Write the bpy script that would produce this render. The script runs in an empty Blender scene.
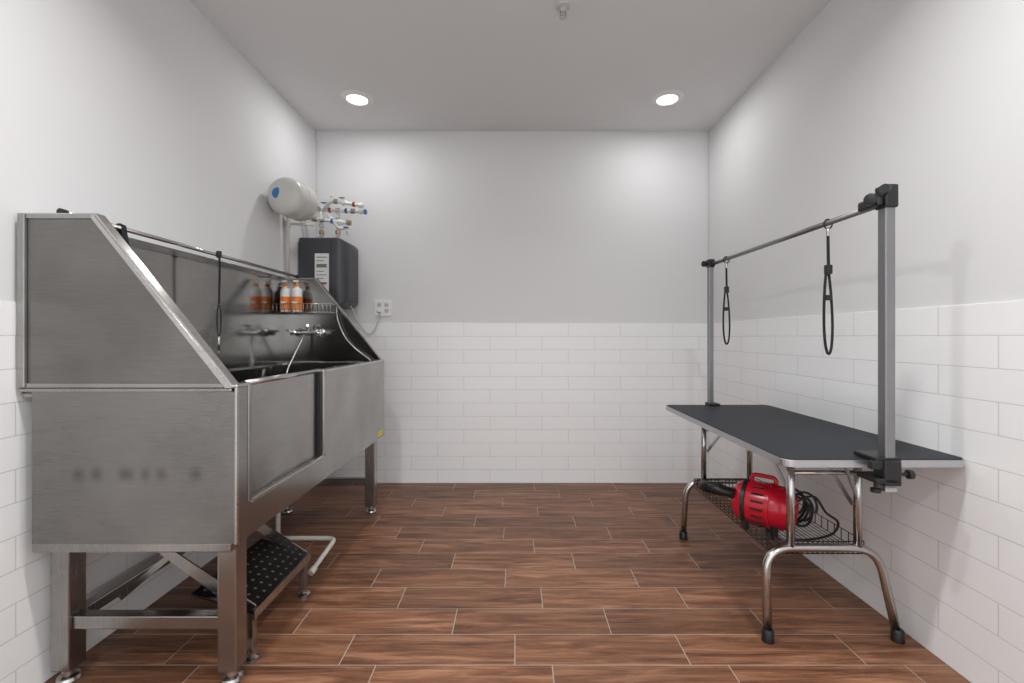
import bpy, bmesh, math, random
from mathutils import Vector, Matrix
random.seed(7)
sc = bpy.context.scene
COL = sc.collection

# ------------------------------------------------------------------ materials
def srgb(r, g, b):
    f = lambda c: (c/255/12.92) if c/255 <= 0.04045 else ((c/255+0.055)/1.055)**2.4
    return (f(r), f(g), f(b), 1)

def new_mat(name):
    m = bpy.data.materials.new(name); m.use_nodes = True
    nt = m.node_tree
    return m, nt, nt.nodes['Principled BSDF']

def simple(name, col, rough=0.5, metal=0.0, noise=0.0, nscale=30, bump=0.0, emit=0):
    m, nt, b = new_mat(name)
    b.inputs['Roughness'].default_value = rough
    b.inputs['Metallic'].default_value = metal
    b.inputs['Base Color'].default_value = col
    if noise or bump:
        tc = nt.nodes.new('ShaderNodeTexCoord')
        n = nt.nodes.new('ShaderNodeTexNoise'); n.inputs['Scale'].default_value = nscale
        n.inputs['Detail'].default_value = 4
        nt.links.new(tc.outputs['Object'], n.inputs['Vector'])
        if noise:
            mix = nt.nodes.new('ShaderNodeMix'); mix.data_type = 'RGBA'
            mix.inputs[6].default_value = tuple(c*(1-noise) for c in col[:3])+(1,)
            mix.inputs[7].default_value = tuple(min(1, c*(1+noise)) for c in col[:3])+(1,)
            nt.links.new(n.outputs['Fac'], mix.inputs[0])
            nt.links.new(mix.outputs[2], b.inputs['Base Color'])
        if bump:
            bp = nt.nodes.new('ShaderNodeBump'); bp.inputs['Strength'].default_value = bump
            bp.inputs['Distance'].default_value = 0.002
            nt.links.new(n.outputs['Fac'], bp.inputs['Height'])
            nt.links.new(bp.outputs['Normal'], b.inputs['Normal'])
    if emit:
        b.inputs['Emission Color'].default_value = (1, 0.98, 0.95, 1)
        b.inputs['Emission Strength'].default_value = emit
    return m

def steel(name, base=0.45, rough=0.3, stretch=(2, 2, 60), var=0.25, smudge=False):
    m, nt, b = new_mat(name)
    b.inputs['Metallic'].default_value = 1.0
    tc = nt.nodes.new('ShaderNodeTexCoord')
    mp = nt.nodes.new('ShaderNodeMapping'); mp.inputs['Scale'].default_value = stretch
    nt.links.new(tc.outputs['Object'], mp.inputs['Vector'])
    n = nt.nodes.new('ShaderNodeTexNoise'); n.inputs['Scale'].default_value = 6; n.inputs['Detail'].default_value = 6
    nt.links.new(mp.outputs[0], n.inputs['Vector'])
    n2 = nt.nodes.new('ShaderNodeTexNoise'); n2.inputs['Scale'].default_value = 3; n2.inputs['Detail'].default_value = 3
    nt.links.new(tc.outputs['Object'], n2.inputs['Vector'])
    add = nt.nodes.new('ShaderNodeMath'); add.operation = 'ADD'
    mul = nt.nodes.new('ShaderNodeMath'); mul.operation = 'MULTIPLY'; mul.inputs[1].default_value = 0.3
    nt.links.new(n.outputs['Fac'], mul.inputs[0])
    mul2 = nt.nodes.new('ShaderNodeMath'); mul2.operation = 'MULTIPLY'; mul2.inputs[1].default_value = 0.7
    nt.links.new(n2.outputs['Fac'], mul2.inputs[0])
    nt.links.new(mul.outputs[0], add.inputs[0]); nt.links.new(mul2.outputs[0], add.inputs[1])
    # stretch the contrast of the tone so the sheet looks unevenly polished
    cs = nt.nodes.new('ShaderNodeMapRange'); cs.inputs['From Min'].default_value = 0.3; cs.inputs['From Max'].default_value = 0.7
    nt.links.new(add.outputs[0], cs.inputs['Value'])
    mix = nt.nodes.new('ShaderNodeMix'); mix.data_type = 'RGBA'
    lo, hi = base*(1-var), base*(1+var)
    mix.inputs[6].default_value = (lo, lo*0.97, lo*0.935, 1); mix.inputs[7].default_value = (hi, hi*0.975, hi*0.945, 1)
    nt.links.new(cs.outputs[0], mix.inputs[0])
    colout = mix.outputs[2]
    mr = nt.nodes.new('ShaderNodeMapRange')
    mr.inputs['To Min'].default_value = rough*1.3; mr.inputs['To Max'].default_value = rough*0.7
    nt.links.new(cs.outputs[0], mr.inputs['Value'])
    rout = mr.outputs[0]
    if smudge:   # worn / smeared printed lettering on the end of the tub
        sp = nt.nodes.new('ShaderNodeSeparateXYZ'); nt.links.new(tc.outputs['Object'], sp.inputs[0])
        def band(sock, a, b_, soft):
            r1 = nt.nodes.new('ShaderNodeMapRange'); r1.interpolation_type = 'SMOOTHSTEP'
            r1.inputs['From Min'].default_value = a-soft; r1.inputs['From Max'].default_value = a+soft
            r2 = nt.nodes.new('ShaderNodeMapRange'); r2.interpolation_type = 'SMOOTHSTEP'
            r2.inputs['From Min'].default_value = b_-soft; r2.inputs['From Max'].default_value = b_+soft
            r2.inputs['To Min'].default_value = 1; r2.inputs['To Max'].default_value = 0
            nt.links.new(sock, r1.inputs['Value']); nt.links.new(sock, r2.inputs['Value'])
            mu = nt.nodes.new('ShaderNodeMath'); mu.operation = 'MULTIPLY'
            nt.links.new(r1.outputs[0], mu.inputs[0]); nt.links.new(r2.outputs[0], mu.inputs[1])
            return mu.outputs[0]
        bz = band(sp.outputs['Z'], .692, .726, .022)
        prev = None
        for (a, b_) in [(-1.375, -1.345), (-1.320, -1.290), (-1.235, -1.190), (-1.165, -1.140), (-1.115, -1.09), (-1.01, -.98)]:
            o = band(sp.outputs['X'], a, b_, .018)
            if prev is None: prev = o
            else:
                ad = nt.nodes.new('ShaderNodeMath'); ad.operation = 'ADD'
                nt.links.new(prev, ad.inputs[0]); nt.links.new(o, ad.inputs[1]); prev = ad.outputs[0]
        mu = nt.nodes.new('ShaderNodeMath'); mu.operation = 'MULTIPLY'
        nt.links.new(prev, mu.inputs[0]); nt.links.new(bz, mu.inputs[1])
        mu2 = nt.nodes.new('ShaderNodeMath'); mu2.operation = 'MULTIPLY'; mu2.inputs[1].default_value = 0.55
        nt.links.new(mu.outputs[0], mu2.inputs[0])
        mx = nt.nodes.new('ShaderNodeMix'); mx.data_type = 'RGBA'
        nt.links.new(mu2.outputs[0], mx.inputs[0]); nt.links.new(colout, mx.inputs[6]); mx.inputs[7].default_value = (.05, .05, .05, 1)
        colout = mx.outputs[2]
    nt.links.new(colout, b.inputs['Base Color']); nt.links.new(rout, b.inputs['Roughness'])
    bp = nt.nodes.new('ShaderNodeBump'); bp.inputs['Strength'].default_value = 0.03; bp.inputs['Distance'].default_value = 0.001
    nt.links.new(n.outputs['Fac'], bp.inputs['Height']); nt.links.new(bp.outputs['Normal'], b.inputs['Normal'])
    return m

M_STEEL = steel('brushed_steel', 0.36, 0.20, var=.22)
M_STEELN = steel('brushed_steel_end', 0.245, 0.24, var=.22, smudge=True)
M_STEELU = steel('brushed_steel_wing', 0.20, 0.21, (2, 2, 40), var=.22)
M_STEELH = steel('brushed_steel_splash', 0.33, 0.14, (2, 2, 40), var=.2)
M_EDGE = steel('steel_edge', 0.52, 0.25)
M_LEG = steel('steel_leg', 0.36, 0.25, (40, 40, 2))
M_CHROME = simple('chrome_tube', (0.52, 0.51, 0.50, 1), 0.2, 1.0, 0.08, 12)
M_BRIGHT = simple('bright_chrome', (0.8, 0.8, 0.8, 1), 0.1, 1.0)
M_ALU = simple('aluminium', (0.50, 0.50, 0.52, 1), 0.35, 0.9, 0.08, 20)
M_POST = simple('post_aluminium', (0.27, 0.27, 0.28, 1), 0.38, 0.9, 0.08, 20)
M_BLACK = simple('black_plastic', (0.009, 0.009, 0.010, 1), 0.42, 0, 0.2, 30)
M_STRAP = simple('black_nylon', (0.008, 0.008, 0.009, 1), 0.8, 0, 0.3, 200)
M_RUBBER = simple('ribbed_rubber', (0.014, 0.017, 0.023, 1), 0.5, 0, 0.35, 160, 0.5)
M_RUBBER.node_tree.nodes['Principled BSDF'].inputs['Specular IOR Level'].default_value = 0.22
M_HEATER = simple('heater_plastic', (0.046, 0.049, 0.056, 1), 0.4, 0, 0.1, 8)
M_DARKWIRE = simple('dark_wire', (0.035, 0.033, 0.032, 1), 0.4, 0.6)
M_WHITEPL = simple('white_plastic', (0.78, 0.78, 0.77, 1), 0.35, 0, 0.02, 5)
M_TANK = simple('tank_paint', (0.54, 0.53, 0.50, 1), 0.35, 0, 0.03, 5)
M_BLUE = simple('blue_label', (0.03, 0.17, 0.42, 1), 0.4)
M_REDV = simple('red_valve', (0.35, 0.04, 0.04, 1), 0.4)
M_BRASS = simple('brass', (0.50, 0.38, 0.25, 1), 0.3, 1.0)
M_RED = simple('red_plastic', (0.50, 0.006, 0.022, 1), 0.25, 0, 0.08, 6)
M_ORANGE = simple('orange_label', (0.80, 0.22, 0.03, 1), 0.4, 0, 0.1, 30)
M_PVC = simple('pvc_pipe', (0.62, 0.59, 0.54, 1), 0.35, 0, 0.05, 10)
M_YELLOW = simple('yellow_sticker', (0.75, 0.60, 0.03, 1), 0.5)
M_DARKHOLE = simple('hole_dark', (0.01, 0.01, 0.01, 1), 0.8)
M_PLATE = steel('dark_tread_plate', 0.085, 0.35)
M_LABEL = simple('paper_label', (0.70, 0.70, 0.70, 1), 0.6, 0, 0.15, 90)
M_INK = simple('label_ink', (0.16, 0.16, 0.16, 1), 0.6)
M_HOLE = simple('hole_pale', (0.38, 0.38, 0.37, 1), 0.3, 0.7)  # pale colour for the tread's perforations, which are not cut through
M_LAMP = simple('lamp_lens', (1, 1, 1, 1), 0.4, emit=6)
M_CEIL = simple('ceiling_paint', (0.72, 0.72, 0.72, 1), 0.9, 0, 0.02, 3)

def wall_paint(name, v):
    m, nt, b = new_mat(name)
    b.inputs['Roughness'].default_value = 0.75
    tc = nt.nodes.new('ShaderNodeTexCoord')
    n = nt.nodes.new('ShaderNodeTexNoise'); n.inputs['Scale'].default_value = 90; n.inputs['Detail'].default_value = 3
    nt.links.new(tc.outputs['Object'], n.inputs['Vector'])
    bp = nt.nodes.new('ShaderNodeBump'); bp.inputs['Strength'].default_value = 0.15; bp.inputs['Distance'].default_value = 0.001
    nt.links.new(n.outputs['Fac'], bp.inputs['Height']); nt.links.new(bp.outputs['Normal'], b.inputs['Normal'])
    n2 = nt.nodes.new('ShaderNodeTexNoise'); n2.inputs['Scale'].default_value = 1.2
    nt.links.new(tc.outputs['Object'], n2.inputs['Vector'])
    mix = nt.nodes.new('ShaderNodeMix'); mix.data_type = 'RGBA'
    mix.inputs[6].default_value = (v*0.98, v*0.98, v*0.985, 1); mix.inputs[7].default_value = (v*1.015, v*1.015, v*1.025, 1)
    nt.links.new(n2.outputs['Fac'], mix.inputs[0]); nt.links.new(mix.outputs[2], b.inputs['Base Color'])
    return m
M_PAINT = wall_paint('wall_paint', 0.70)

def tile_mat(name, horiz):
    m, nt, b = new_mat(name)
    tc = nt.nodes.new('ShaderNodeTexCoord')
    sp = nt.nodes.new('ShaderNodeSeparateXYZ'); nt.links.new(tc.outputs['Object'], sp.inputs[0])
    cb = nt.nodes.new('ShaderNodeCombineXYZ')
    nt.links.new(sp.outputs[horiz], cb.inputs[0]); nt.links.new(sp.outputs['Z'], cb.inputs[1])
    br = nt.nodes.new('ShaderNodeTexBrick')
    br.inputs['Scale'].default_value = 1.0
    br.inputs['Brick Width'].default_value = 0.407
    br.inputs['Row Height'].default_value = 0.1037
    br.inputs['Mortar Size'].default_value = 0.0018
    br.inputs['Mortar Smooth'].default_value = 0.3
    br.inputs['Color1'].default_value = (0.86, 0.862, 0.865, 1)
    br.inputs['Color2'].default_value = (0.85, 0.852, 0.855, 1)
    br.inputs['Mortar'].default_value = (0.64, 0.64, 0.64, 1)
    nt.links.new(cb.outputs[0], br.inputs['Vector'])
    nt.links.new(br.outputs['Color'], b.inputs['Base Color'])
    b.inputs['Roughness'].default_value = 0.25
    n = nt.nodes.new('ShaderNodeTexNoise'); n.inputs['Scale'].default_value = 7
    nt.links.new(tc.outputs['Object'], n.inputs['Vector'])
    sub = nt.nodes.new('ShaderNodeMath'); sub.operation = 'MULTIPLY_ADD'
    sub.inputs[1].default_value = -1.0
    ml = nt.nodes.new('ShaderNodeMath'); ml.operation = 'MULTIPLY'; ml.inputs[1].default_value = 1.4
    nt.links.new(n.outputs['Fac'], ml.inputs[0])
    nt.links.new(br.outputs['Fac'], sub.inputs[0]); nt.links.new(ml.outputs[0], sub.inputs[2])
    bp = nt.nodes.new('ShaderNodeBump'); bp.inputs['Strength'].default_value = 0.45; bp.inputs['Distance'].default_value = 0.003
    nt.links.new(sub.outputs[0], bp.inputs['Height']); nt.links.new(bp.outputs['Normal'], b.inputs['Normal'])
    return m
M_TILEX = tile_mat('subway_tile_x', 'X')
M_TILEY = tile_mat('subway_tile_y', 'Y')

def wood_mat():
    m, nt, b = new_mat('wood_look_tile')
    at = nt.nodes.new('ShaderNodeAttribute'); at.attribute_name = 'rnd'
    tc = nt.nodes.new('ShaderNodeTexCoord')
    sc1 = nt.nodes.new('ShaderNodeVectorMath'); sc1.operation = 'SCALE'; sc1.inputs['Scale'].default_value = 13
    nt.links.new(at.outputs['Color'], sc1.inputs[0])
    addv = nt.nodes.new('ShaderNodeVectorMath'); addv.operation = 'ADD'
    nt.links.new(tc.outputs['Object'], addv.inputs[0]); nt.links.new(sc1.outputs[0], addv.inputs[1])
    mp = nt.nodes.new('ShaderNodeMapping'); mp.inputs['Scale'].default_value = (1.3, 15, 1)
    nt.links.new(addv.outputs[0], mp.inputs['Vector'])
    n = nt.nodes.new('ShaderNodeTexNoise'); n.inputs['Scale'].default_value = 2.0; n.inputs['Detail'].default_value = 10
    n.inputs['Roughness'].default_value = 0.70; n.inputs['Distortion'].default_value = 0.7
    nt.links.new(mp.outputs[0], n.inputs['Vector'])
    cr = nt.nodes.new('ShaderNodeValToRGB')
    e = cr.color_ramp.elements
    e[0].position = 0.32; e[0].color = srgb(72, 46, 33)
    e[1].position = 0.70; e[1].color = srgb(163, 120, 92)
    k = e.new(0.5); k.color = srgb(118, 79, 57)
    nt.links.new(n.outputs['Fac'], cr.inputs[0])
    mp2 = nt.nodes.new('ShaderNodeMapping'); mp2.inputs['Scale'].default_value = (3, 130, 1)
    nt.links.new(addv.outputs[0], mp2.inputs['Vector'])
    n2 = nt.nodes.new('ShaderNodeTexNoise'); n2.inputs['Scale'].default_value = 2; n2.inputs['Detail'].default_value = 3
    nt.links.new(mp2.outputs[0], n2.inputs['Vector'])
    mr = nt.nodes.new('ShaderNodeMapRange'); mr.inputs['To Min'].default_value = 0.62; mr.inputs['To Max'].default_value = 1.32
    nt.links.new(n2.outputs['Fac'], mr.inputs['Value'])
    sp = nt.nodes.new('ShaderNodeSeparateColor'); nt.links.new(at.outputs['Color'], sp.inputs[0])
    mr2 = nt.nodes.new('ShaderNodeMapRange'); mr2.inputs['To Min'].default_value = 0.80; mr2.inputs['To Max'].default_value = 1.22
    nt.links.new(sp.outputs[0], mr2.inputs['Value'])
    mm = nt.nodes.new('ShaderNodeMath'); mm.operation = 'MULTIPLY'
    nt.links.new(mr.outputs[0], mm.inputs[0]); nt.links.new(mr2.outputs[0], mm.inputs[1])
    sc2 = nt.nodes.new('ShaderNodeVectorMath'); sc2.operation = 'SCALE'
    nt.links.new(cr.outputs[0], sc2.inputs[0]); nt.links.new(mm.outputs[0], sc2.inputs['Scale'])
    nt.links.new(sc2.outputs[0], b.inputs['Base Color'])
    b.inputs['Roughness'].default_value = 0.42
    b.inputs['Specular IOR Level'].default_value = 0.35
    bp = nt.nodes.new('ShaderNodeBump'); bp.inputs['Strength'].default_value = 0.15; bp.inputs['Distance'].default_value = 0.001
    nt.links.new(n2.outputs['Fac'], bp.inputs['Height']); nt.links.new(bp.outputs['Normal'], b.inputs['Normal'])
    return m
M_WOOD = wood_mat()
M_GROUT = simple('grout', (0.42, 0.37, 0.32, 1), 0.8, 0, 0.1, 60)

# ------------------------------------------------------------------ geometry helpers
def group(name, loc):
    e = bpy.data.objects.new(name, None); e.location = loc; e.empty_display_size = 0.1
    COL.objects.link(e)
    return e

def put(name, me, mat, parent, smooth=False):
    o = bpy.data.objects.new(name, me); COL.objects.link(o)
    if mat is not None and not me.materials: me.materials.append(mat)
    if parent is not None:
        o.parent = parent
        o.matrix_parent_inverse = Matrix.Translation(parent.location).inverted()
    if smooth:
        for p in me.polygons: p.use_smooth = True
    return o

def from_bm(name, bm, mat, parent, smooth=False):
    bmesh.ops.recalc_face_normals(bm, faces=bm.faces)
    me = bpy.data.meshes.new(name); bm.to_mesh(me); bm.free()
    return put(name, me, mat, parent, smooth)

def box(name, lo, hi, mat, parent=None, bevel=0.0, seg=2):
    bm = bmesh.new()
    bmesh.ops.create_cube(bm, size=1)
    lo, hi = Vector(lo), Vector(hi)
    c, s = (lo+hi)/2, hi-lo
    for v in bm.verts: v.co = Vector((c.x+v.co.x*s.x, c.y+v.co.y*s.y, c.z+v.co.z*s.z))
    if bevel: bmesh.ops.bevel(bm, geom=bm.edges[:], offset=bevel, segments=seg, affect='EDGES', profile=0.5)
    return from_bm(name, bm, mat, parent, False)

def prism(name, pts, vec, mat, parent=None, bevel=0):
    bm = bmesh.new()
    a = [bm.verts.new(p) for p in pts]; vec = Vector(vec)
    b = [bm.verts.new(Vector(p)+vec) for p in pts]
    bm.faces.new(a); bm.faces.new(b[::-1])
    n = len(pts)
    for i in range(n): bm.faces.new((a[i], a[(i+1) % n], b[(i+1) % n], b[i]))
    if bevel: bmesh.ops.bevel(bm, geom=bm.edges[:], offset=bevel, segments=2, affect='EDGES', profile=0.5)
    return from_bm(name, bm, mat, parent)

def rpath(pts, r, n=6):
    pts = [Vector(p) for p in pts]; out = [pts[0]]
    for i in range(1, len(pts)-1):
        p, a, c = pts[i], pts[i-1], pts[i+1]
        d1, d2 = (a-p), (c-p)
        rr = min(r, d1.length*0.49, d2.length*0.49)
        s, e = p+d1.normalized()*rr, p+d2.normalized()*rr
        for k in range(n+1):
            t = k/n; out.append(s*(1-t)**2+p*2*t*(1-t)+e*t*t)
    out.append(pts[-1]); return out

def smoothpath(pts, n=8):
    pts = [Vector(p) for p in pts]; P = [pts[0]]+pts+[pts[-1]]; out = []
    for i in range(1, len(P)-2):
        p0, p1, p2, p3 = P[i-1:i+3]
        for k in range(n):
            t = k/n
            out.append(0.5*((2*p1)+(p2-p0)*t+(2*p0-5*p1+4*p2-p3)*t*t+(3*p1-p0-3*p2+p3)*t**3))
    out.append(pts[-1]); return out

def tube_bm(bm, pts, r, seg=12, cyclic=False, rect=None):
    pts = [Vector(p) for p in pts]; n = len(pts); rings = []
    prev = None
    for i, p in enumerate(pts):
        if cyclic: t = pts[(i+1) % n]-pts[i-1]
        elif i == 0: t = pts[1]-pts[0]
        elif i == n-1: t = pts[-1]-pts[-2]
        else: t = (pts[i+1]-pts[i]).normalized()+(pts[i]-pts[i-1]).normalized()
        if t.length < 1e-9: t = Vector((0, 0, 1))
        t.normalize()
        if prev is None:
            u = Vector((0, 0, 1)) if abs(t.z) < 0.9 else Vector((1, 0, 0))
        else: u = prev
        u = (u-t*u.dot(t)).normalized(); prev = u
        w = t.cross(u)
        if rect:
            a, b = rect
            ring = [p+u*x*a+w*y*b for x, y in ((-.5, -.5), (.5, -.5), (.5, .5), (-.5, .5))]
        else:
            ring = [p+(u*math.cos(2*math.pi*k/seg)+w*math.sin(2*math.pi*k/seg))*(r[i] if isinstance(r, (list, tuple)) else r) for k in range(seg)]
        rings.append([bm.verts.new(c) for c in ring])
    m = len(rings[0])
    for i in range(n if cyclic else n-1):
        A, B = rings[i], rings[(i+1) % n]
        for k in range(m): bm.faces.new((A[k], A[(k+1) % m], B[(k+1) % m], B[k]))
    if not cyclic:
        bm.faces.new(rings[0][::-1]); bm.faces.new(rings[-1])

def tube(name, pts, r, mat, parent=None, seg=12, cyclic=False, rect=None):
    bm = bmesh.new(); tube_bm(bm, pts, r, seg, cyclic, rect)
    o = from_bm(name, bm, mat, parent, smooth=not rect)
    if not rect:
        for p in o.data.polygons:
            if len(p.vertices) > 4: p.use_smooth = False
    return o

def multitube(name, paths, r, mat, parent=None, seg=6, rect=None):
    bm = bmesh.new()
    for p in paths: tube_bm(bm, p, r, seg, False, rect)
    return from_bm(name, bm, mat, parent, smooth=not rect)

def lathe(name, prof, org, axis, mat, parent=None, seg=32):
    """prof: list of (radius, dist along axis)"""
    axis = Vector(axis).normalized(); org = Vector(org)
    u = Vector((0, 0, 1)) if abs(axis.z) < 0.9 else Vector((1, 0, 0))
    u = (u-axis*u.dot(axis)).normalized(); w = axis.cross(u)
    bm = bmesh.new(); rings = []
    for r, d in prof:
        if r < 1e-5: rings.append([bm.verts.new(org+axis*d)])
        else: rings.append([bm.verts.new(org+axis*d+(u*math.cos(2*math.pi*k/seg)+w*math.sin(2*math.pi*k/seg))*r) for k in range(seg)])
    for A, B in zip(rings, rings[1:]):
        for k in range(seg):
            k2 = (k+1) % seg
            if len(A) == 1 and len(B) == 1: continue
            if len(A) == 1: bm.faces.new((A[0], B[k2], B[k]))
            elif len(B) == 1: bm.faces.new((A[k], A[k2], B[0]))
            else: bm.faces.new((A[k], A[k2], B[k2], B[k]))
    if len(rings[0]) > 1: bm.faces.new(rings[0][::-1])
    if len(rings[-1]) > 1: bm.faces.new(rings[-1])
    o = from_bm(name, bm, mat, parent, True)
    try: o.data.set_sharp_from_angle(angle=math.radians(40))
    except Exception: pass
    return o

# ------------------------------------------------------------------ room
XL, XR, YB, YF, H, TT = -1.549, 1.494, 3.58, -1.3, 2.74, 1.245
def wall(name, lo, hi, tlo, thi, tmat):
    g = group(name, ((lo[0]+hi[0])/2, (lo[1]+hi[1])/2, 0))
    box('painted_wall', lo, hi, M_PAINT, g)
    box('tile_wainscot', tlo, thi, tmat, g, 0.002, 1)
wall('wall_left', (XL-.12, YF, 0), (XL-.008, YB, H), (XL-.009, YF, 0), (XL, YB, TT), M_TILEY)
wall('wall_right', (XR+.008, YF, 0), (XR+.12, YB, H), (XR, YF, 0), (XR+.009, YB, TT), M_TILEY)
wall('wall_back', (XL-.12, YB+.008, 0), (XR+.12, YB+.12, H), (XL, YB, 0), (XR, YB+.009, TT), M_TILEX)
box('ceiling', (XL-.12, YF-.12, H), (XR+.12, YB+.12, H+.1), M_CEIL)

# floor : grout bed + individual wood-look planks
fl = group('floor', (0, 1, 0))
box('grout_bed', (XL-.12, YF-.12, -0.1), (XR+.12, YB+.12, -0.001), M_GROUT, fl)
bm = bmesh.new(); lay = bm.loops.layers.float_color.new('rnd')
pitch, plen, g = 0.165, 0.61, 0.0036
rowtop = 1.593+pitch*12
yy = rowtop
special = {8: -.05, 9: .112, 10: .365, 11: .606, 12: .735}
while yy > YF:
    ya, yb = yy-pitch+g/2, yy-g/2
    k = round((rowtop-yy)/pitch)
    off = special.get(k, 0.109+0.2*(k-9)+0.03*math.sin(k*5.1))
    x = off-plen*8
    while x < XR:
        xa, xb = max(x+g/2, XL), min(x+plen-g/2, XR)
        if xb > xa:
            f = bm.faces.new([bm.verts.new((xa, ya, 0)), bm.verts.new((xb, ya, 0)), bm.verts.new((xb, yb, 0)), bm.verts.new((xa, yb, 0))])
            c = (random.random(), random.random(), random.random(), 1)
            for l in f.loops: l[lay] = c
        x += plen
    yy -= pitch
me = bpy.data.meshes.new('planks'); bm.to_mesh(me); bm.free()
put('planks', me, M_WOOD, fl)

# ------------------------------------------------------------------ downlights
lightpos = [(-1.067, 3.09), (1.016, 3.09), (-0.75, 1.05), (0.75, 1.05), (-0.8, -0.6), (0.8, -0.6)]
for (lx, ly) in lightpos:
    d = group('recessed_downlight', (lx, ly, H))
    lathe('trim_ring', [(0.064, -0.003), (0.070, -0.014), (0.092, -0.011), (0.107, 0.0)], (lx, ly, H), (0, 0, 1), M_WHITEPL, d, 40)
    lathe('lens', [(0.0, -0.006), (0.063, -0.006), (0.063, -0.002)], (lx, ly, H), (0, 0, 1), M_LAMP, d, 40)
    L = bpy.data.lights.new('downlight_lamp', 'AREA'); L.shape = 'DISK'; L.size = 0.12
    L.energy = 4.0 if ly > 2 else 16
    L.spread = math.radians(180 if ly > 2 else 150)
    L.color = (1.0, 1.0, 0.995)
    lo = bpy.data.objects.new('lamp', L); COL.objects.link(lo)
    lo.location = (lx, ly, H-0.018); lo.parent = d
    lo.matrix_parent_inverse = Matrix.Translation(d.location).inverted()

sp = group('fire_sprinkler', (0.228, 2.23, H))
lathe('escutcheon', [(0.037, 0), (0.034, -0.007), (0.020, -0.010), (0.014, -0.012), (0.013, -0.026), (0.008, -0.028)], (0.228, 2.23, H), (0, 0, 1), M_TANK, sp)
tube('frame_arm_1', rpath([(0.217, 2.23, H-.026), (0.212, 2.23, H-.045), (0.228, 2.23, H-.054)], .01), 0.0025, M_CHROME, sp)
tube('frame_arm_2', rpath([(0.239, 2.23, H-.026), (0.244, 2.23, H-.045), (0.228, 2.23, H-.054)], .01), 0.0025, M_CHROME, sp)
lathe('deflector', [(0.0, -0.052), (0.018, -0.054), (0.018, -0.057), (0, -0.057)], (0.228, 2.23, H), (0, 0, 1), M_CHROME, sp)

# ------------------------------------------------------------------ dog wash tub
T = group('dog_wash_tub', (-1.2, 2.23, 0))
X0, XB, XF = -1.541, -1.505, -0.868
Y0, Y1 = 1.43, 3.03
ZB, ZR, ZT = 0.492, 0.978, 1.515
def endpanel(tag, y, s):
    near = tag == 'near'
    box('end_lower_'+tag, (XB, min(y, y+s*.004), ZB), (XF-.002, max(y, y+s*.004), ZR-.012), M_STEELN if near else M_STEEL, T)
    box('end_rim_'+tag, (X0, min(y-s*.008, y+s*.02), ZR-.012), (XF-.012, max(y-s*.008, y+s*.02), ZR-.002), M_LEG, T, .003)
    poly = [(X0, y, ZR-.004), (X0, y, ZT), (-1.31, y, ZT), (XF-.015, y, ZR-.004)]
    prism('splash_'+tag, poly, (0, s*.003, 0), M_STEELU if near else M_STEELH, T)
    w = 0.034
    prism('flange_diag_'+tag, [(-1.31, y-s*.002, ZT), (XF-.015, y-s*.002, ZR), (XF-.008, y-s*.002, ZR+.004), (-1.306, y-s*.002, ZT+.006)], (0, s*w, 0), M_EDGE, T)
    prism('flange_top_'+tag, [(X0, y-s*.002, ZT), (-1.31, y-s*.002, ZT), (-1.306, y-s*.002, ZT+.006), (X0, y-s*.002, ZT+.006)], (0, s*w, 0), M_EDGE, T)
    box('hem_side_'+tag, (X0, min(y, y-s*.010), ZR+.002), (X0+.022, max(y, y-s*.010), ZT+.004), M_LEG, T, .002)
    box('hem_top_'+tag, (X0+.022, min(y, y-s*.006), ZT-.012), (-1.315, max(y, y-s*.006), ZT+.002), M_LEG, T, .002)
    prism('hem_diag_'+tag, [(-1.322, y, ZT-.004), (-1.31, y, ZT), (XF-.015, y, ZR), (XF-.034, y, ZR)], (0, -s*.005, 0), M_EDGE, T)
    box('hem_low_'+tag, (X0+.022, min(y, y-s*.005), ZR+.002), (XF-.04, max(y, y-s*.005), ZR+.014), M_STEEL, T, .001)
endpanel('near', Y0, 1)
endpanel('far', Y1, -1)
box('back_splash', (X0, Y0, ZR-.02), (X0+.004, Y1, ZT), M_STEELH, T)
box('back_lower', (XB, Y0, ZB), (XB+.004, Y1, ZR-.02), M_STEELH, T)
box('back_flange', (X0, Y0, ZT), (X0+.05, Y1, ZT+.005), M_EDGE, T)
DY0, DY1, DZ = 1.505, 2.075, 0.600
box('front_post', (XF-.006, Y0, ZB), (XF, DY0, ZR), M_STEEL, T)
box('front_low', (XF-.006, DY0, ZB), (XF, DY1, DZ), M_STEEL, T)
box('front_far', (XF-.006, DY1, ZB), (XF, Y1, ZR), M_STEEL, T)
box('front_door', (XF-.024, DY0-.01, DZ-.02), (XF-.019, DY1+.01, ZR+.006), M_STEEL, T)
tube('door_top_roll', [(XF-.022, DY0, ZR+.006), (XF-.022, DY1, ZR+.006)], .010, M_EDGE, T)
box('door_track_far', (XF-.018, DY1-.012, DZ), (XF+.008, DY1+.010, ZR+.006), M_LEG, T, .003)
box('door_track_far_gap', (XF-.018, DY1-.024, DZ), (XF-.004, DY1-.013, ZR), M_BLACK, T)
box('door_track_near', (XF-.018, DY0-.014, DZ), (XF+.004, DY0+.006, ZR+.004), M_LEG, T, .003)
box('door_track_low', (XF-.018, DY0, DZ-.008), (XF+.006, DY1, DZ+.008), M_EDGE, T, .003)
box('front_rim', (XF-.045, DY1, ZR-.002), (XF+.002, Y1, ZR+.010), M_EDGE, T, .004)
box('front_rim_near', (XF-.045, Y0, ZR-.002), (XF+.002, DY0, ZR+.010), M_EDGE, T, .004)
box('corner_seam', (XF-.004, Y0-.006, ZB), (XF+.004, Y0+.006, ZR), M_EDGE, T, .002)
box('basin_floor', (XB+.004, Y0+.004, 0.66), (XF-.024, Y1-.004, 0.668), M_STEELH, T)
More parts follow.
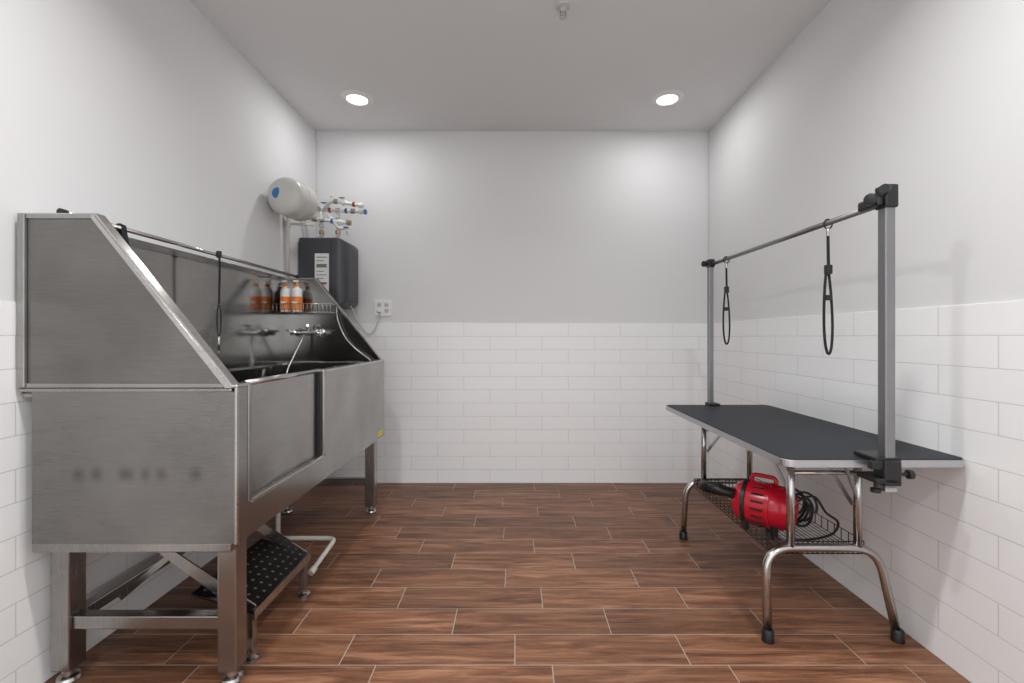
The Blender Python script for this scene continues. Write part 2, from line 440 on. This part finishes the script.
box('basin_back_ledge', (X0+.004, Y0+.004, ZR-.03), (X0+.06, Y1-.004, ZR-.02), M_STEELH, T)
box('basin_underside', (XB, Y0+.004, ZB), (XF-.006, Y1-.004, ZB+.006), M_STEEL, T)
prism('drain_sump', [(-1.38, 2.05, ZB), (-1.00, 2.05, ZB), (-1.08, 2.05, .40), (-1.30, 2.05, .40)], (0, .5, 0), M_STEEL, T)
box('yellow_sticker', (XF, 2.90, ZB+.012), (XF+.001, 3.0, ZB+.045), M_YELLOW, T)
LX = (-1.483, -0.940); LY = (1.525, 2.985); lw = 0.031
for iy, ly in enumerate(LY):
    for ix, lx in enumerate(LX):
        nm = 'leg_%d' % (iy*2+ix+1)
        box(nm, (lx-lw, ly-lw, 0.045), (lx+lw, ly+lw, ZB-.01), M_LEG, T, .004)
        lathe('foot_'+nm, [(0.0, 0), (.030, 0), (.034, .006), (.030, .016), (.018, .022), (.016, .046)], (lx, ly, 0), (0, 0, 1), M_CHROME, T, 20)
    box('cross_low_%d' % iy, (LX[0]+lw, ly-.02, .178), (LX[1]-lw, ly+.02, .222), M_LEG, T, .004)
    box('cross_top_%d' % iy, (-1.535, ly-.035, ZB-.034), (-.908, ly+.035, ZB), M_LEG, T, .004)
    if iy == 0: box('support_angle', (-1.512, 1.436, ZB-.030), (-.89, 1.486, ZB), M_LEG, T, .004)
box('rail_back_low', (LX[0]-.02, LY[0]+lw, .178), (LX[0]+.02, LY[1]-lw, .218), M_LEG, T, .004)
box('rail_back_top', (LX[0]-.03, LY[0]+lw, ZB-.034), (LX[0]+.03, LY[1]-lw, ZB), M_LEG, T, .004)
box('rail_front_top', (LX[1]-.03, LY[0]+lw, ZB-.034), (LX[1]+.03, LY[1]-lw, ZB), M_LEG, T, .004)
tube('tether_rod', [(-1.440, 1.46, ZT+.017), (-1.440, 3.05, ZT+.017)], .0085, M_CHROME, T)
lathe('rod_cap', [(.011, 0), (.011, .02)], (-1.44, 1.452, ZT+.017), (0, 1, 0), M_BLACK, T)
lathe('rod_cap_far', [(.012, 0), (.012, .03)], (-1.44, 3.02, ZT+.017), (0, 1, 0), M_BLACK, T)
tube('strap_loop', rpath([(-1.435, 1.68, ZT+.03), (-1.425, 1.68, ZT-.03), (-1.42, 1.69, ZT-.09), (-1.45, 1.68, ZT-.03), (-1.452, 1.68, ZT+.03), (-1.435, 1.68, ZT+.03)], .01), 0, M_STRAP, T, rect=(.004, .022))
tube('tether_strap', smoothpath([(-1.43, 2.215, ZT+.030), (-1.427, 2.215, ZT-.05), (-1.430, 2.215, ZT-.22)], 5), 0, M_STRAP, T, rect=(.005, .009))
bm = bmesh.new()
lp = [(-1.43+.010*math.sin(a), 2.215, ZT-.30+.075*math.cos(a)) for a in [2*math.pi*k/28 for k in range(28)]]
tube_bm(bm, lp, .003, 6, True); from_bm('tether_noose', bm, M_STRAP, T, True)
tube('tether_hook', [(-1.43, 2.215, ZT-.375), (-1.432, 2.215, ZT-.41), (-1.43, 2.215, ZT-.46)], .005, M_BRIGHT, T)
box('tether_clasp', (-1.44, 2.207, ZT+.002), (-1.42, 2.223, ZT+.035), M_BLACK, T, .003)

fy = Y1-.004
lathe('faucet_body', [(.018, 0), (.018, .16)], (-1.43, fy-.045, 1.165), (1, 0, 0), M_BRIGHT, T)
for k, fx in enumerate((-1.425, -1.275)):
    lathe('faucet_union_%d' % k, [(.028, 0), (.024, .01), (.016, .012), (.016, .045)], (fx, fy, 1.165), (0, -1, 0), M_BRIGHT, T)
    lathe('faucet_knob_%d' % k, [(.014, 0), (.020, .01), (.020, .03), (.010, .036)], (fx, fy-.062, 1.165), (0, -1, 0), M_BRIGHT, T)
    tube('faucet_lever_%d' % k, [(fx, fy-.09, 1.168), (fx+(-.035 if k == 0 else .04), fy-.10, 1.180)], .006, M_BRIGHT, T)
tube('faucet_riser', rpath([(-1.35, fy-.045, 1.17), (-1.35, fy-.05, 1.21), (-1.33, fy-.09, 1.21)], .02), .009, M_BRIGHT, T)
tube('spray_hose', smoothpath([(-1.37, fy-.05, 1.15), (-1.38, fy-.08, 1.10), (-1.41, fy-.12, 1.0), (-1.43, fy-.16, .90), (-1.40, fy-.25, .70)]), .0065, M_CHROME, T)
tube('supply_hose', smoothpath([(-1.175, fy-.012, 1.34), (-1.165, fy-.02, 1.25), (-1.12, fy-.02, 1.14), (-1.05, fy-.02, 1.06), (-.95, fy-.03, .985), (-.92, fy-.05, .93)]), .005, M_CHROME, T)
# wire basket
W = group('wire_shelf_basket', (-1.34, 2.96, 1.3))
bx0, bx1, by0, by1, bz0, bz1 = -1.525, -1.165, 2.885, 3.018, 1.292, 1.345
paths = []
for z in (bz0, bz1):
    paths += [[(bx0, by0, z), (bx1, by0, z)], [(bx0, by1, z), (bx1, by1, z)], [(bx0, by0, z), (bx0, by1, z)], [(bx1, by0, z), (bx1, by1, z)]]
for i in range(16):
    xx = bx0+(bx1-bx0)*i/15
    paths.append([(xx, by0, bz1), (xx, by0, bz0), (xx, by1, bz0), (xx, by1, bz1)])
multitube('wires', paths, .0022, M_CHROME, W)
def bottle(x, y, z, h):
    B = group('shampoo_bottle', (x, y, z))
    r = .031
    lathe('body', [(0, 0), (r*.92, 0), (r, .006), (r, h*.64), (r*.9, h*.72), (r*.42, h*.78), (r*.42, h*.80)], (x, y, z), (0, 0, 1), M_WHITEPL, B, 24)
    lathe('label', [(r+.0008, h*.06), (r+.0008, h*.48)], (x, y, z), (0, 0, 1), M_ORANGE, B, 24)
    box('label_text', (x-.014, y-r-.003, z+h*.24), (x+.014, y-r+.006, z+h*.32), M_WHITEPL, B)
    lathe('pump_collar', [(r*.5, h*.80), (r*.5, h*.88), (r*.15, h*.88), (r*.15, h*.96)], (x, y, z), (0, 0, 1), M_ORANGE, B, 16)
    box('pump_head', (x-.022, y-.007, z+h*.94), (x+.010, y+.007, z+h), M_WHITEPL, B, .003)
bottle(-1.478, 2.95, bz0+.003, .205)
bottle(-1.405, 2.95, bz0+.003, .205)

# ------------------------------------------------------------------ stair under tub
S = group('folding_dog_step', (-1.06, 1.78, 0))
ya, yb = 1.62, 2.02
for k, yv in enumerate((ya, yb)):
    prism('stringer_%d' % k, [(-1.30, yv, .445), (-1.30, yv, .405), (-.955, yv, .155), (-.918, yv, .155), (-.918, yv, .19)], (0, .006, 0), M_LEG, S)
    box('step_leg_%d' % k, (-.945, yv-.014, .03), (-.919, yv+.014, .175), M_LEG, S, .002)
    lathe('step_foot_%d' % k, [(.0, 0), (.026, 0), (.026, .012), (.012, .018), (.012, .035)], (-.931, yv, 0), (0, 0, 1), M_CHROME, S, 20)
PZ0, PZ1, PX0, PX1 = .243, .180, -1.13, -.912
prism('tread_plate', [(PX0, ya-.02, PZ0), (PX1, ya-.02, PZ1), (PX1, ya-.02, PZ1-.008), (PX0, ya-.02, PZ0-.008)], (0, yb-ya+.04, 0), M_PLATE, S)
prism('tread_lip', [(PX1-.005, ya-.02, PZ1+.004), (PX1+.003, ya-.02, PZ1+.004), (PX1+.003, ya-.02, PZ1-.028), (PX1-.005, ya-.02, PZ1-.028)], (0, yb-ya+.04, 0), M_EDGE, S)
bm = bmesh.new()
for i in range(6):
    for j in range(10):
        fx = -1.105+.033*i; yv = ya+.015+.041*j
        z = PZ1+(PZ0-PZ1)*(PX1-fx)/(PX1-PX0)
        mt = Matrix.Translation((fx, yv, z+.0008)) @ Matrix.Rotation(math.atan2(PZ0-PZ1, PX1-PX0), 4, 'Y')
        bmesh.ops.create_circle(bm, cap_ends=True, segments=12, radius=.0060, matrix=mt)
from_bm('tread_hole_discs', bm, M_HOLE, S)  # flat pale discs added on the plate in place of its punched holes
prism('upper_tread', [(-1.42, ya, .405), (-1.20, ya, .385), (-1.20, ya, .378), (-1.42, ya, .398)], (0, yb-ya, 0), M_PLATE, S)
for k, yv in enumerate((ya+.03, yb+.16)):
    tube('hinge_link_%d' % k, [(-1.42, yv, .2), (-1.22, yv, .37)], 0, M_LEG, S, rect=(.02, .006))
# pvc drain
D = group('drain_pipe', (-.95, 2.2, 0))
tube('pipe', rpath([(-1.19, 2.30, .398), (-1.19, 2.30, .13), (-.93, 2.30, .13), (-.90, 2.28, .13), (-.945, 2.12, .05)], .035), .011, M_PVC, D)
lathe('pipe_end', [(.015, 0), (.015, .03)], (-.945, 2.115, .05), (.22, 1, .35), M_PVC, D)

# ------------------------------------------------------------------ water heater
Hh = group('water_heater', (-1.37, 3.42, 1.36))
bm = bmesh.new()
hx0, hx1, hy0, hy1, hz0, hz1 = -1.547, -1.205, 3.27, 3.575, 1.355, 1.845
bmesh.ops.create_cube(bm, size=1)
for v in bm.verts:
    v.co = Vector(((hx0+hx1)/2+v.co.x*(hx1-hx0), (hy0+hy1)/2+v.co.y*(hy1-hy0), (hz0+hz1)/2+v.co.z*(hz1-hz0)))
ed = [e for e in bm.edges if all(v.co.x > hx1-.001 for v in e.verts)]
bmesh.ops.bevel(bm, geom=ed, offset=.075, segments=8, affect='EDGES', profile=0.5)
ed = [e for e in bm.edges if e.calc_face_angle(0) > math.radians(60)]
bmesh.ops.bevel(bm, geom=ed, offset=.012, segments=3, affect='EDGES', profile=0.5)
from_bm('casing', bm, M_HEATER, Hh, True)
box('seam', (-1.315, hy0-.001, hz0+.01), (-1.311, hy0+.004, hz1-.01), M_BLACK, Hh)
box('spec_label', (-1.430, hy0-.0015, 1.46), (-1.330, hy0+.001, 1.73), M_LABEL, Hh)
for i, (za, zb_, mm) in enumerate([(1.70, 1.706, M_INK), (1.675, 1.680, M_INK), (1.63, 1.655, M_INK), (1.60, 1.605, M_INK), (1.575, 1.580, M_INK), (1.55, 1.555, M_INK), (1.51, 1.525, M_REDV), (1.49, 1.495, M_INK)]):
    box('label_block_%d' % i, (-1.417, hy0-.0025, za), (-1.345-(.02 if i % 2 else 0), hy0, zb_), mm, Hh)
tube('power_cord', smoothpath([(-1.24, 3.45, 1.37), (-1.20, 3.50, 1.25), (-1.14, 3.55, 1.16), (-1.09, 3.56, 1.20), (-1.06, 3.565, 1.30), (-1.058, 3.57, 1.34)]), .005, M_TANK, Hh)

# expansion tank
E = group('expansion_tank', (-1.425, 2.95, 2.0))
R = .117
tdir = (.10, 1, .02)
pr = [(0, 0)]
for k in range(1, 9):
    a = k/8*math.pi/2; pr.append((R*math.sin(a), .055*(1-math.cos(a))))
pr += [(R, .125), (R+.003, .127), (R+.003, .137), (R, .139), (R, .215)]
for k in range(1, 7):
    a = k/6*math.pi/2; pr.append((.022+(R-.022)*math.cos(a), .215+.045*math.sin(a)))
pr += [(.022, .27)]
lathe('shell', pr, (-1.428, 2.79, 2.005), tdir, M_TANK, E, 40)
lathe('blue_label', [(0, -.001), (.022, .001), (.034, .0035), (.034, .010)], (-1.452, 2.7925, 2.012), tdir, M_BLUE, E, 24)
lathe('brass_neck', [(.018, 0), (.018, .05), (.026, .05), (.026, .09), (.016, .09), (.016, .22)], (-1.402, 3.055, 2.010), (0, 1, .18), M_BRASS, E, 16)
tube('side_line', rpath([(-1.49, 3.07, 1.99), (-1.528, 3.08, 1.98), (-1.535, 3.10, 1.50)], .03), .012, M_PVC, E)
tube('side_branch', rpath([(-1.535, 3.10, 1.90), (-1.38, 3.14, 1.90)], .03), .009, M_PVC, E)
lathe('side_coupling', [(.016, 0), (.016, .06)], (-1.535, 3.10, 1.87), (0, 0, 1), M_PVC, E, 16)

# pipe manifold
P = group('water_pipe_manifold', (-1.3, 3.38, 2.0))
ym = 3.36
def pipe(nm, pts, r=.013, m=M_WHITEPL, rr=.03): tube(nm, rpath(pts, rr), r, m, P)
def fit(nm, x, y, z, ax, m, r=.019, l=.030): lathe(nm, [(r*.8, -l/2), (r, -l/2+.004), (r, l/2-.004), (r*.8, l/2)], (x, y, z), ax, m, P, 14)
pipe('line_1', [(-1.54, ym, 2.07), (-1.10, ym, 2.05)])
pipe('line_2', [(-1.545, ym-.03, 2.00), (-1.20, ym-.03, 1.96)])
pipe('line_3', [(-1.41, ym, 2.06), (-1.33, ym-.04, 2.12), (-1.12, ym-.04, 2.085)])
pipe('line_4', [(-1.36, ym-.02, 2.02), (-1.28, ym-.03, 1.92), (-1.19, ym-.04, 1.925)])
pipe('drop_1', [(-1.42, ym, 2.06), (-1.42, ym, 1.847)])
pipe('drop_2', [(-1.30, ym, 2.06), (-1.30, ym, 1.847)])
k = 0
for (x, z, m) in [(-1.48, 2.068, M_BRASS), (-1.43, 2.066, M_WHITEPL), (-1.36, 2.063, M_REDV), (-1.30, 2.06, M_BRIGHT), (-1.24, 2.057, M_BLUE), (-1.19, 2.055, M_CHROME), (-1.13, 2.052, M_WHITEPL), (-1.10, 2.05, M_BLUE)]:
    fit('fitting_%d' % k, x, ym, z, (1, 0, 0), m, l=.018 if m in (M_BLUE, M_REDV) else .034); k += 1
for (x, z, m) in [(-1.46, 1.99, M_BRASS), (-1.40, 1.984, M_BRIGHT), (-1.33, 1.975, M_BLUE), (-1.27, 1.968, M_WHITEPL), (-1.21, 1.962, M_BRASS)]:
    fit('fitting_%d' % k, x, ym-.03, z, (1, 0, -.1), m, l=.018 if m in (M_BLUE, M_REDV) else .034); k += 1
for (x, z, m) in [(-1.30, 2.113, M_CHROME), (-1.24, 2.104, M_WHITEPL), (-1.17, 2.093, M_REDV), (-1.12, 2.085, M_WHITEPL)]:
    fit('fitting_%d' % k, x, ym-.04, z, (1, 0, -.1), m, l=.018 if m in (M_BLUE, M_REDV) else .034); k += 1
for (x, z, m) in [(-1.42, 1.90, M_BRASS), (-1.30, 1.90, M_BRASS), (-1.42, 1.95, M_WHITEPL), (-1.30, 1.99, M_CHROME)]:
    fit('fitting_%d' % k, x, ym, z, (0, 0, 1), m); k += 1
for i, (x, z, m) in enumerate([(-1.33, 2.15, M_WHITEPL), (-1.22, 1.925, M_BLUE), (-1.38, 2.10, M_BLUE), (-1.25, 2.135, M_REDV)]):
    box('valve_handle_%d' % i, (x-.020, ym-.065, z-.004), (x+.020, ym-.050, z+.004), m, P, .003)
    tube('valve_stem_%d' % i, [(x, ym-.057, z), (x, ym-.03, z-.05)], .004, M_BRIGHT, P)

# outlet
O = group('wall_outlet', (-1.035, 3.58, 1.36))
box('cover_plate', (-1.102, 3.578, 1.300), (-.968, 3.588, 1.425), M_WHITEPL, O, .002)
for i, ox in enumerate((-1.063, -1.007)):
    for j, oz in enumerate((1.340, 1.386)):
        box('socket_%d%d' % (i, j), (ox-.017, 3.5755, oz-.015), (ox+.017, 3.579, oz+.015), M_TANK, O, .003)
        for q in (-.006, .006):
            box('slot_%d%d%s' % (i, j, 'a' if q < 0 else 'b'), (ox+q-.0015, 3.575, oz-.004), (ox+q+.0015, 3.5765, oz+.007), M_DARKHOLE, O)
box('plug', (-1.073, 3.55, 1.328), (-1.045, 3.576, 1.352), M_WHITEPL, O, .004)

# ------------------------------------------------------------------ grooming table
G = group('dog_grooming_table', (1.185, 2.11, 0))
def rrect(x0, x1, y0, y1, r, n=6):
    pts = []
    for cx, cy, a0 in ((x1-r, y1-r, 0), (x0+r, y1-r, 90), (x0+r, y0+r, 180), (x1-r, y0+r, 270)):
        for k in range(n+1):
            a = math.radians(a0+90*k/n); pts.append((cx+r*math.cos(a), cy+r*math.sin(a)))
    return pts
tx0, tx1, ty0, ty1 = .880, 1.491, 1.508, 2.73
prism('rim', [(x, y, .708) for x, y in rrect(tx0, tx1, ty0, ty1, .035)], (0, 0, .024), M_ALU, G, .002)
prism('mat', [(x, y, .7305) for x, y in rrect(tx0+.004, tx1-.004, ty0+.004, ty1-.004, .032)], (0, 0, .004), M_RUBBER, G)
def frame(tag, y, ydir):
    yl = y
    zb = .335
    pts = [(.942, yl-ydir*.03, .012), (.948, yl, zb), (1.375, yl, zb), (1.427, yl-ydir*.03, .012)]
    tube('leg_frame_'+tag, rpath(pts, .10, 10), .0155, M_CHROME, G, 16)
    for i, (fx) in enumerate((.942, 1.427)):
        lathe('rubber_foot_%s_%d' % (tag, i), [(0, 0), (.022, 0), (.021, .04), (.017, .045)], (fx, yl-ydir*.03, 0), (0, 0, 1), M_BLACK, G, 16)
    for i, ux in enumerate((1.045, 1.300)):
        tube('upright_%s_%d' % (tag, i), [(ux, yl, zb), (ux, yl, .708)], .0145, M_CHROME, G, 16)
        tube('fold_brace_%s_%d' % (tag, i), [(ux+(.02 if i == 0 else -.02), yl, .50), (ux+(.02 if i == 0 else -.02), yl+ydir*.25, .70)], 0, M_ALU, G, rect=(.018, .004))
    tube('cross_tube_'+tag, [(1.045, yl, .62), (1.300, yl, .62)], .009, M_CHROME, G)
    box('hinge_plate_'+tag, (1.0, yl-.03, .694), (1.345, yl+.03, .708), M_ALU, G)
frame('near', 1.75, 1)
frame('far', 2.56, -1)
tube('near_diag', [(1.14, 1.60, .701), (1.29, 1.74, .53)], 0, M_ALU, G, rect=(.02, .005))
bx = (.985, 1.335); byy = (1.765, 2.545); bz = (.305, .352)
paths = []
for z in bz:
    x0, x1, y0, y1 = bx[0], bx[1], byy[0], byy[1]
    paths.append([(x0, y0, z), (x1, y0, z), (x1, y1, z), (x0, y1, z), (x0, y0, z)])
for i in range(19):
    xx = bx[0]+(bx[1]-bx[0])*i/18
    paths.append([(xx, byy[0], bz[1]), (xx, byy[0], bz[0]), (xx, byy[1], bz[0]), (xx, byy[1], bz[1])])
for i in range(20):
    yv = byy[0]+(byy[1]-byy[0])*i/19
    paths.append([(bx[0], yv, bz[1]), (bx[0], yv, bz[0]), (bx[1], yv, bz[0]), (bx[1], yv, bz[1])])
multitube('wire_shelf', paths, .0021, M_DARKWIRE, G, 5)

# grooming arm (clamped to the table, part of the same unit)
A = G
def post(tag, x, y, z0, z1, w=.015):
    box('arm_post_'+tag, (x-w, y-w, z0), (x+w, y+w, z1), M_POST, A, .003)
NX, NY, FX, FY, BZ = 1.200, 1.490, 1.160, 2.745, 1.571
post('near', NX, NY, .645, 1.60, .0165)
post('far', FX, FY, .690, 1.60, .014)
bar0, bar1 = Vector((1.195, 1.50, BZ)), Vector((1.172, 2.75, BZ))
tube('arm_top_bar', [bar0, bar1], .0105, M_POST, A, 14)
box('corner_block_near', (NX-.022, NY-.024, BZ-.020), (NX+.022, NY+.024, BZ+.055), M_BLACK, A, .006)
box('corner_clamp_near', (NX-.045, NY-.018, BZ-.014), (NX-.02, NY+.07, BZ+.020), M_BLACK, A, .008)
lathe('knob_near', [(.008, 0), (.008, .012), (.018, .014), (.020, .020), (.018, .028), (.008, .030)], (NX-.045, NY-.005, BZ+.006), (-.9, -.5, 0), M_BLACK, A, 10)
lathe('knob_near_top', [(.006, 0), (.006, .012), (.016, .014), (.016, .024)], (NX-.012, NY-.02, BZ+.035), (-1, -.6, 0), M_BLACK, A, 10)
box('corner_block_far', (FX-.020, FY-.020, BZ-.020), (FX+.020, FY+.020, BZ+.026), M_BLACK, A, .005)
lathe('knob_far', [(.008, 0), (.008, .012), (.018, .014), (.018, .028)], (FX-.02, FY, BZ), (-1, -.4, 0), M_BLACK, A, 10)
box('clamp_near_block', (NX-.028, NY-.028, .660), (NX+.028, NY+.022, .742), M_BLACK, A, .005)
box('clamp_near_jaw_top', (NX-.05, NY-.018, .736), (NX+.035, NY+.08, .750), M_BLACK, A, .004)
box('clamp_near_jaw_low', (NX-.055, NY-.028, .668), (NX+.02, NY+.06, .685), M_BLACK, A, .004)
box('clamp_near_arm', (NX-.065, NY-.022, .712), (NX-.02, NY-.002, .740), M_BLACK, A, .004)
lathe('clamp_screw', [(.006, 0), (.006, .03), (.015, .032), (.015, .046), (.006, .048)], (NX+.025, NY-.01, .695), (1, -.1, 0), M_BLACK, A, 12)
lathe('clamp_screw_low', [(.006, 0), (.006, .02), (.015, .022), (.015, .034)], (NX-.035, NY, .668), (0, 0, -1), M_BLACK, A, 12)
box('post_foot_near', (NX-.019, NY-.019, .640), (NX+.019, NY+.019, .652), M_ALU, A)
box('clamp_far_block', (FX-.024, FY-.020, .675), (FX+.024, FY+.024, .745), M_BLACK, A, .005)
box('clamp_far_jaw', (FX-.03, FY-.07, .736), (FX+.03, FY+.01, .748), M_BLACK, A, .004)
def noose(yv, Lh, w):
    x = bar0.x+(bar1.x-bar0.x)*(yv-bar0.y)/(bar1.y-bar0.y)
    N = group('grooming_loop', (x, yv, BZ))
    bm = bmesh.new()
    pts = [(x+.016*math.cos(a), yv, BZ-.004+.018*math.sin(a)) for a in [2*math.pi*k/18 for k in range(18)]]
    tube_bm(bm, pts, .003, 6, True); from_bm('ring', bm, M_BLACK, N, True)
    lathe('swivel', [(.005, 0), (.007, .008), (.005, .03)], (x, yv, BZ-.020), (0, 0, -1), M_CHROME, N, 10)
    tube('strap', [(x, yv, BZ-.045), (x+.002, yv, BZ-.045-.28*Lh)], 0, M_STRAP, N, rect=(.010, .004))
    zt, zbn = BZ-.045-.26*Lh, BZ-Lh
    zc, hh = (zt+zbn)/2, (zt-zbn)/2
    bm = bmesh.new()
    pts = [(x+w*math.sin(a)*(1-.3*math.cos(a)), yv+.004*math.cos(a), zc+hh*math.cos(a)) for a in [2*math.pi*k/40 for k in range(40)]]
    tube_bm(bm, pts, .0048, 8, True)
    from_bm('loop', bm, M_STRAP, N, True)
    box('slider', (x-.011, yv-.009, zt-.02), (x+.013, yv+.009, zt+.015), M_BLACK, N, .003)
    box('slider_low', (x-.012, yv-.009, zt-.12), (x+.012, yv+.009, zt-.10), M_BLACK, N, .003)
noose(1.755, .50, .0155)
noose(2.57, .475, .017)

# ------------------------------------------------------------------ pet dryer
Dr = group('pet_dryer_blower', (1.08, 1.98, .31))
c = Vector((1.075, 1.99, .412)); ax = Vector((.75, -.66, 0)).normalized()
R = .092
lathe('motor_housing', [(0, -.125), (.05, -.122), (.075, -.108), (R*.92, -.085), (R, -.05), (R, .02), (R+.004, .022), (R+.004, .032), (R, .034), (R*.97, .075), (R*.80, .10), (.0, .103)], c, ax, M_RED, Dr, 36)
lathe('end_grille', [(0, .1), (.068, .1), (.070, .108), (.06, .112), (0, .113)], c, ax, M_BLACK, Dr, 30)
for k in range(5):
    lathe('grille_ring_%d' % k, [(.014+.011*k, .112), (.017+.011*k, .116), (.020+.011*k, .112)], c, ax, M_RED, Dr, 24)
side = ax.cross(Vector((0, 0, 1))).normalized()
up = Vector((0, 0, 1))
for sgn in (1, -1):
    for k in range(7):
        a = math.radians(-60+20*k)
        d = side*sgn*math.cos(a)+up*math.sin(a)
        p0 = c+ax*(-.035)+d*(R+.0005); p1 = c+ax*.012+d*(R+.0005)
        tube('vent_slot_%d_%d' % (sgn, k), [p0, p1], 0, M_BLACK, Dr, rect=(.007, .007))
lathe('black_band', [(R+.0005, -.078), (R+.003, -.076), (R+.003, -.062), (R+.0005, -.060)], c, ax, M_BLACK, Dr, 36)
tube('handle', rpath([c-ax*.05+up*(R-.01), c-ax*.05+up*(R+.030), c+ax*.045+up*(R+.030), c+ax*.045+up*(R-.01)], .025), .009, M_RED, Dr)
for k, q in enumerate((-.06, .05)):
    for j, s2 in enumerate((-.06, .06)):
        b0 = c+ax*q+side*s2; box('skid_%d%d' % (k, j), (b0.x-.012, b0.y-.012, .3075), (b0.x+.012, b0.y+.012, .35), M_BLACK, Dr, .003)
hs = c-ax*.12
hp = smoothpath([hs+up*.02, hs-ax*.05+up*.03, (.93, 2.12, .445), (.90, 2.2, .43), (.95, 2.3, .38), (1.05, 2.34, .345)], 10)
tube('hose', hp, [.017+.0025*(i % 2) for i in range(len(hp))], M_BLACK, Dr, 12)
tube('nozzle', [(.96, 2.02, .447), (.90, 2.05, .457), (.86, 2.07, .463)], [.024, .018, .012], M_BLACK, Dr, 14)
bm = bmesh.new()
pts = []
for k in range(150):
    a = 2*math.pi*k/29
    rr = .048+.012*math.sin(k*.31)
    pts.append((1.222+rr*math.cos(a)*.9+.012*math.sin(k*.17), 1.97-.03*math.cos(a)+.0006*k, .395+rr*1.3*math.sin(a)))
tube_bm(bm, pts, .0055, 6); from_bm('cable_coil', bm, M_BLACK, Dr, True)
tube('cable_tail', smoothpath([(1.18, 1.97, .42), (1.26, 1.95, .46), (1.30, 1.93, .40), (1.33, 1.90, .37), (1.29, 1.88, .33), (1.18, 1.86, .316), (1.10, 1.87, .316)]), .005, M_BLACK, Dr, 6)

# ------------------------------------------------------------------ camera / world
cam = bpy.data.cameras.new('camera'); co = bpy.data.objects.new('camera', cam); COL.objects.link(co)
co.location = (0, 0, 1.136); co.rotation_euler = (math.radians(90), 0, 0)
cam.sensor_width = 36; cam.lens = 36*460/1024
cam.shift_x = -4/1024; cam.shift_y = -4.5/1024
cam.clip_start = 0.02
sc.camera = co
w = bpy.data.worlds.new('world'); sc.world = w; w.use_nodes = True
w.node_tree.nodes['Background'].inputs[0].default_value = (0.96, 0.98, 1.0, 1)
w.node_tree.nodes['Background'].inputs[1].default_value = 1.75
sc.view_settings.view_transform = 'Standard'
